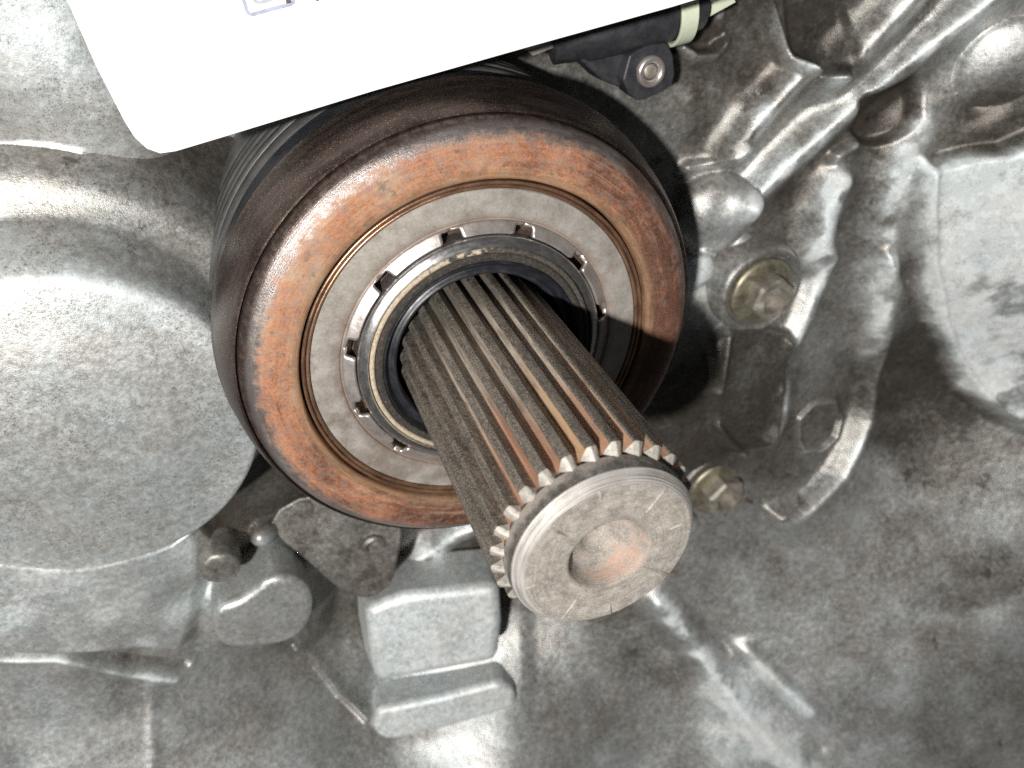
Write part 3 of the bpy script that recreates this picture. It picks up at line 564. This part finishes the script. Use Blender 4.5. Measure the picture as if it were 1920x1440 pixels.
# grey ribbed sleeve behind the bearing, fold by fold
for z0, z1, r in [(-2.0, -2.42, 4.43), (-2.45, -2.70, 4.46), (-2.73, -2.98, 4.47), (-3.01, -3.26, 4.48), (-3.29, -3.54, 4.48), (-3.57, -5.1, 4.48)]:
    e = .05 if z0 != -2.0 else .14
    lathe("sleeve_fold", [(r - .28, z0 - .005), (r - e, z0), (r - e * .3, z0 - e * .3), (r, z0 - e), (r, z1 + .03), (r - .03, z1), (r - .28, z1 + .005)], M_SLEEVE, brg, 160, 50)
lathe("gap_shade_ring", [(4.0, -1.12), (4.34, -1.16), (4.385, -1.4), (4.40, -1.97), (4.2, -2.02)], M_RUBBER, brg, 160, 50)  # black ring added to draw the shaded gap behind the shell
lathe("inner_tube", [(4.0, -1.0), (4.0, -4.9)], M_BLACK, brg, 96)
# ------------------------------------------------------------------ splined input shaft
shaft = empty("input_shaft", (0, 0, -1.5), "splined gearbox input shaft pointing out of the rusty bearing", "shaft")
lathe("shaft_core", [(1.27, -2.2), (1.27, 4.86), (1.275, 5.08)], M_DARK, shaft, 216, 40)
lathe("end_shoulder", [(1.303, 4.84), (1.305, 4.90), (1.303, 5.085), (1.295, 5.10)], M_LAND, shaft, 216, 40)
lathe("end_chamfer", [(1.298, 5.096), (1.278, 5.118), (1.28, 5.124), (1.256, 5.146), (1.258, 5.152), (1.233, 5.174), (1.235, 5.18), (1.208, 5.203), (1.21, 5.209), (1.182, 5.228), (1.165, 5.238)], M_CHAM, shaft, 216, 60)
lathe("end_face", [(1.167, 5.237), (1.14, 5.238), (.9, 5.236), (.62, 5.238), (.585, 5.232), (.555, 5.20), (.52, 5.12), (.47, 5.03), (.42, 4.97), (.33, 4.93), (.25, 4.90), (.2, 4.80), (.0, 4.72)], M_FACE, shaft, 160, 45)
for k in range(8):   # small raised witness marks near the rim
    a = math.radians(52 + 45 * k + [0, 3, -4, 2, 5, -3, 0, 4][k]); L = [.42, .16, .34, .2, .36, .22, .5, .3][k]
    c, s = math.cos(a), math.sin(a); V = []; F = []
    for (r, hw, z) in [(1.17, .034, 5.235), (1.155, .034, 5.247), (1.165 - L * .5, .026, 5.245), (1.165 - L, .010, 5.238)]:
        for sd in (-1, 0, 1): V.append((r * c - sd * hw * s, r * s + sd * hw * c, z + (.012 if sd == 0 else -.006)))
    for q in range(3):
        for sd in range(2): F.append((q * 3 + sd, q * 3 + sd + 1, (q + 1) * 3 + sd + 1, (q + 1) * 3 + sd))
    mesh_obj("raised_mark", V, F, M_END if k % 3 else M_FACE, shaft, 60)
# 27 teeth: one tooth mesh, a copy per tooth
def tooth_mesh():
    pit = 2 * math.pi / 27
    sec = [(1.284, -.5 * pit), (1.288, -.44 * pit), (1.305, -.41 * pit), (1.43, -.285 * pit), (1.453, -.25 * pit), (1.464, -.065 * pit), (1.453, .12 * pit), (1.43, .165 * pit), (1.305, .40 * pit), (1.288, .44 * pit), (1.284, .5 * pit)]
    zs = [-1.9, -.4, .35, 1.1, 1.9, 2.7, 3.5, 4.2, 4.76]
    V = []; F = []; MI = []; m = len(sec)
    for z in zs:
        for r, a in sec: V.append((r * math.cos(a), r * math.sin(a), z))
    for r, a in sec:   # chamfered end
        rr = 1.29 + (r - 1.29) * .12; V.append((rr * math.cos(a), rr * math.sin(a), 4.76 + .09 + .04 * (r > 1.46) + (r < 1.31) * -.07))
    for i in range(len(zs)):
        for k in range(m - 1):
            F.append((i * m + k, i * m + k + 1, (i + 1) * m + k + 1, (i + 1) * m + k))
            MI.append(2 if i == len(zs) - 1 and 2 <= k <= 7 else (1 if k >= 7 or k <= 1 else 0))
    me = bpy.data.meshes.new("spline_tooth"); me.from_pydata(V, [], F); me.update()
    me.polygons.foreach_set("use_smooth", [q != 2 for q in MI]); me.set_sharp_from_angle(angle=math.radians(24))
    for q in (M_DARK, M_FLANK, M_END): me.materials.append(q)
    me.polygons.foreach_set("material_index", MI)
    return me
tm = tooth_mesh()
for k in range(27):
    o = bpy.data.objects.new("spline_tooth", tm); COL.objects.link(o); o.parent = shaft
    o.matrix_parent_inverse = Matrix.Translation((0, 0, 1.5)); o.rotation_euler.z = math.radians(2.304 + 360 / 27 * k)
# ------------------------------------------------------------------ white tag over the bearing
tg = empty("white_tag", (-1.237, 5.284, -0.835), "white plastic tag with rounded corner and grey printed outline, in front of the bearing top", "tag")
tn_ = (Vector((-1.237, 5.284, -0.835)) - Vector((-3.6001, 7.5757, 11.638))).normalized()
tag_out = [(-5.396, 8.226, -1.12), (-5.157, 5.905, -1.058), (-5.022, 5.093, -0.941), (-4.848, 4.38, -0.798), (-4.77, 4.163, -0.747), (-4.648, 4.001, -0.712), (-4.49, 3.917, -0.7), (-4.274, 3.919, -0.714), (-3.585, 4.034, -0.766), (-1.352, 4.494, -0.685), (0.999, 5.054, -0.147), (2.84, 5.587, 0.639), (5.217, 6.522, 2.281), (3.874, 8.722, 1.187)]
t0 = Vector((-1.329, 4.645, -0.718)); tilt = (tn_ + Vector((0.0, 0.06, 0))).normalized()
cl = Vector((-3.6001, 7.5757, 11.638))
flat = []
for q in tag_out:
    d = (Vector(q) - cl).normalized(); flat.append(cl + d * ((t0 - cl).dot(tilt) / d.dot(tilt)))
prism("card", flat, [q + tilt * .05 for q in flat], M_TAG, tg, .018, None, 50, 2)
def on_tag(q, up=.004):
    d = (Vector(q) - cl).normalized(); return cl + d * ((t0 - cl).dot(tilt) / d.dot(tilt)) - tilt * up
def strip(name, pts, wd, mat, parent, closed=False):
    P = [on_tag(q) for q in pts]; V = []; F = []
    n = len(P)
    for i in range(n):
        d = ((P[(i + 1) % n] if closed or i < n - 1 else P[i]) - (P[i - 1] if closed or i > 0 else P[i])).normalized()
        s = d.cross(tilt).normalized() * wd * .5; V += [P[i] + s, P[i] - s]
    for i in range(n if closed else n - 1):
        j = (i + 1) % n; F.append((2 * i, 2 * i + 1, 2 * j + 1, 2 * j))
    return mesh_obj(name, V, F, mat, parent, 40, False)
strip("printed_frame", [(-2.956, 5.927, -1.14), (-2.951, 5.769, -1.118), (-2.935, 5.635, -1.098), (-2.914, 5.593, -1.09), (-2.866, 5.584, -1.086), (-2.594, 5.638, -1.076), (-2.337, 5.686, -1.06), (-2.289, 5.711, -1.059), (-2.273, 5.758, -1.064), (-2.291, 5.906, -1.086), (-2.572, 6.146, -1.141)], .055, M_INKG, tg)
strip("printed_frame", [(-2.841, 5.856, -1.124), (-2.804, 5.755, -1.108), (-2.766, 5.726, -1.101), (-2.685, 5.736, -1.097), (-2.495, 5.781, -1.089)], .05, M_INKL, tg)
strip("printed_bar", [(-2.349, 5.7, -1.063), (-2.359, 5.808, -1.08), (-2.382, 6.008, -1.108)], .075, M_INKD, tg)
strip("printed_bar", [(-1.933, 5.731, -1.02), (-2.004, 5.747, -1.032), (-2.021, 5.822, -1.044)], .05, M_INKD, tg)
# ------------------------------------------------------------------ black sensor plug, strap and lead above the bearing
sens = empty("sensor_plug", (3.803, 4.488, -2.9), "black plastic sensor plug with riveted tab under the white tag", "sensor")
bp = [(2.468, 4.622, -3.1), (2.981, 4.695, -3.0), (3.067, 4.708, -3.0), (3.884, 4.872, -2.9), (4.777, 5.034, -2.8), (5.268, 5.115, -2.8)]
tube("plug_body", bp, [.56, .57, .64, .66, .66, .60], M_BLACK, sens, 40)
tabt = [Vector(q) for q in [(3.819, 4.25, -2.45), (4.161, 4.393, -2.45), (4.608, 4.416, -2.45), (4.762, 4.176, -2.45), (4.837, 3.84, -2.45), (4.805, 3.625, -2.45), (4.258, 3.405, -2.45), (4.073, 3.402, -2.45), (3.855, 3.553, -2.45), (3.721, 3.819, -2.45)]]
prism("mounting_tab", tabt, [q - Vector((0, 0, .42)) for q in tabt], M_BLACK, sens, .05)
webt = [Vector(q) for q in [(2.689, 4.672, -2.72), (3.918, 4.697, -2.72), (4.789, 4.544, -2.72), (4.196, 4.091, -2.72), (4.041, 3.512, -2.72), (3.43, 3.766, -2.72), (2.899, 4.232, -2.72)]]
prism("plug_web", webt, [q - Vector((0, 0, .7)) for q in webt], M_BLACK, sens, .08)
rc_ = Vector((4.292, 3.927, -2.44))
lathe("rivet", [(.29, -.05), (.295, .02), (.27, .065), (.225, .075), (.18, .05), (.155, .0), (.15, -.03)], M_TAB, sens, 48, 50, None, None, 0, rc_)
lathe("rivet_core", [(.15, -.03), (.13, .0), (.10, .015), (0, .02)], M_BOLTHEAD, sens, 32, 50, None, None, 0, rc_)
clipt = [Vector(q) for q in [(1.917, 4.422, -2.9), (2.599, 4.574, -2.9), (2.667, 4.44, -2.9), (2.075, 4.28, -2.9)]]
prism("metal_clip", clipt, [q - Vector((0, 0, .25)) for q in clipt], M_WASHER, sens, .03)
# strap round the plug
st = empty("cable_tie", (4.75, 4.693, -2.4), "pale green nylon cable tie looped round the sensor plug", "cable tie")
sa = Vector((4.601, 4.989, -2.8)); sd_ = (Vector((5.268, 5.115, -2.8)) - Vector((3.884, 4.872, -2.9))).normalized()
ex = sd_.cross(Vector((0, 0, 1))).normalized(); ey = sd_.cross(ex)
def strap_ring(c, r0, r1, w0):
    V = []; F = []; n = 64
    for i in range(n):
        a = 2 * math.pi * i / n; dr = ex * math.cos(a) + ey * math.sin(a)
        for rr, off in ((r0, -w0), (r1, -w0), (r1, w0), (r0, w0)): V.append(c + dr * rr + sd_ * off)
    for i in range(n):
        j = (i + 1) % n
        for k in range(4): F.append((i * 4 + k, j * 4 + k, j * 4 + (k + 1) % 4, i * 4 + (k + 1) % 4))
    return mesh_obj("strap", V, F, M_STRAP, st, 40, True, None, .015, 2)
strap_ring(Vector((4.845, 5.03, -2.8)), .68, .75, .17)
tl = [Vector(q) for q in [(5.074, 4.753, -2.7), (6.038, 5.141, -2.7), (6.16, 4.985, -2.7), (5.166, 4.578, -2.7)]]
prism("tie_tail", tl, [q - Vector((0, 0, .05)) for q in tl], M_STRAP, st, .01)
for k, (pp, rr, lb) in enumerate([([(4.897, 5.068, -2.9), (5.332, 5.08, -2.9), (5.729, 5.15, -2.9), (6.327, 5.45, -2.9)], .16, "thick pale insulated wire leaving the sensor plug"), ([(5.135, 4.801, -3.1), (5.597, 4.867, -3.1), (6.05, 5.03, -3.1), (6.602, 5.32, -3.1)], .11, "thinner pale insulated wire just beneath the thick wire")]):
    w_ = tube("wire", pp, rr, M_STRAP, None, 14); tag(w_, lb, "wire", "pale wires at the sensor plug")
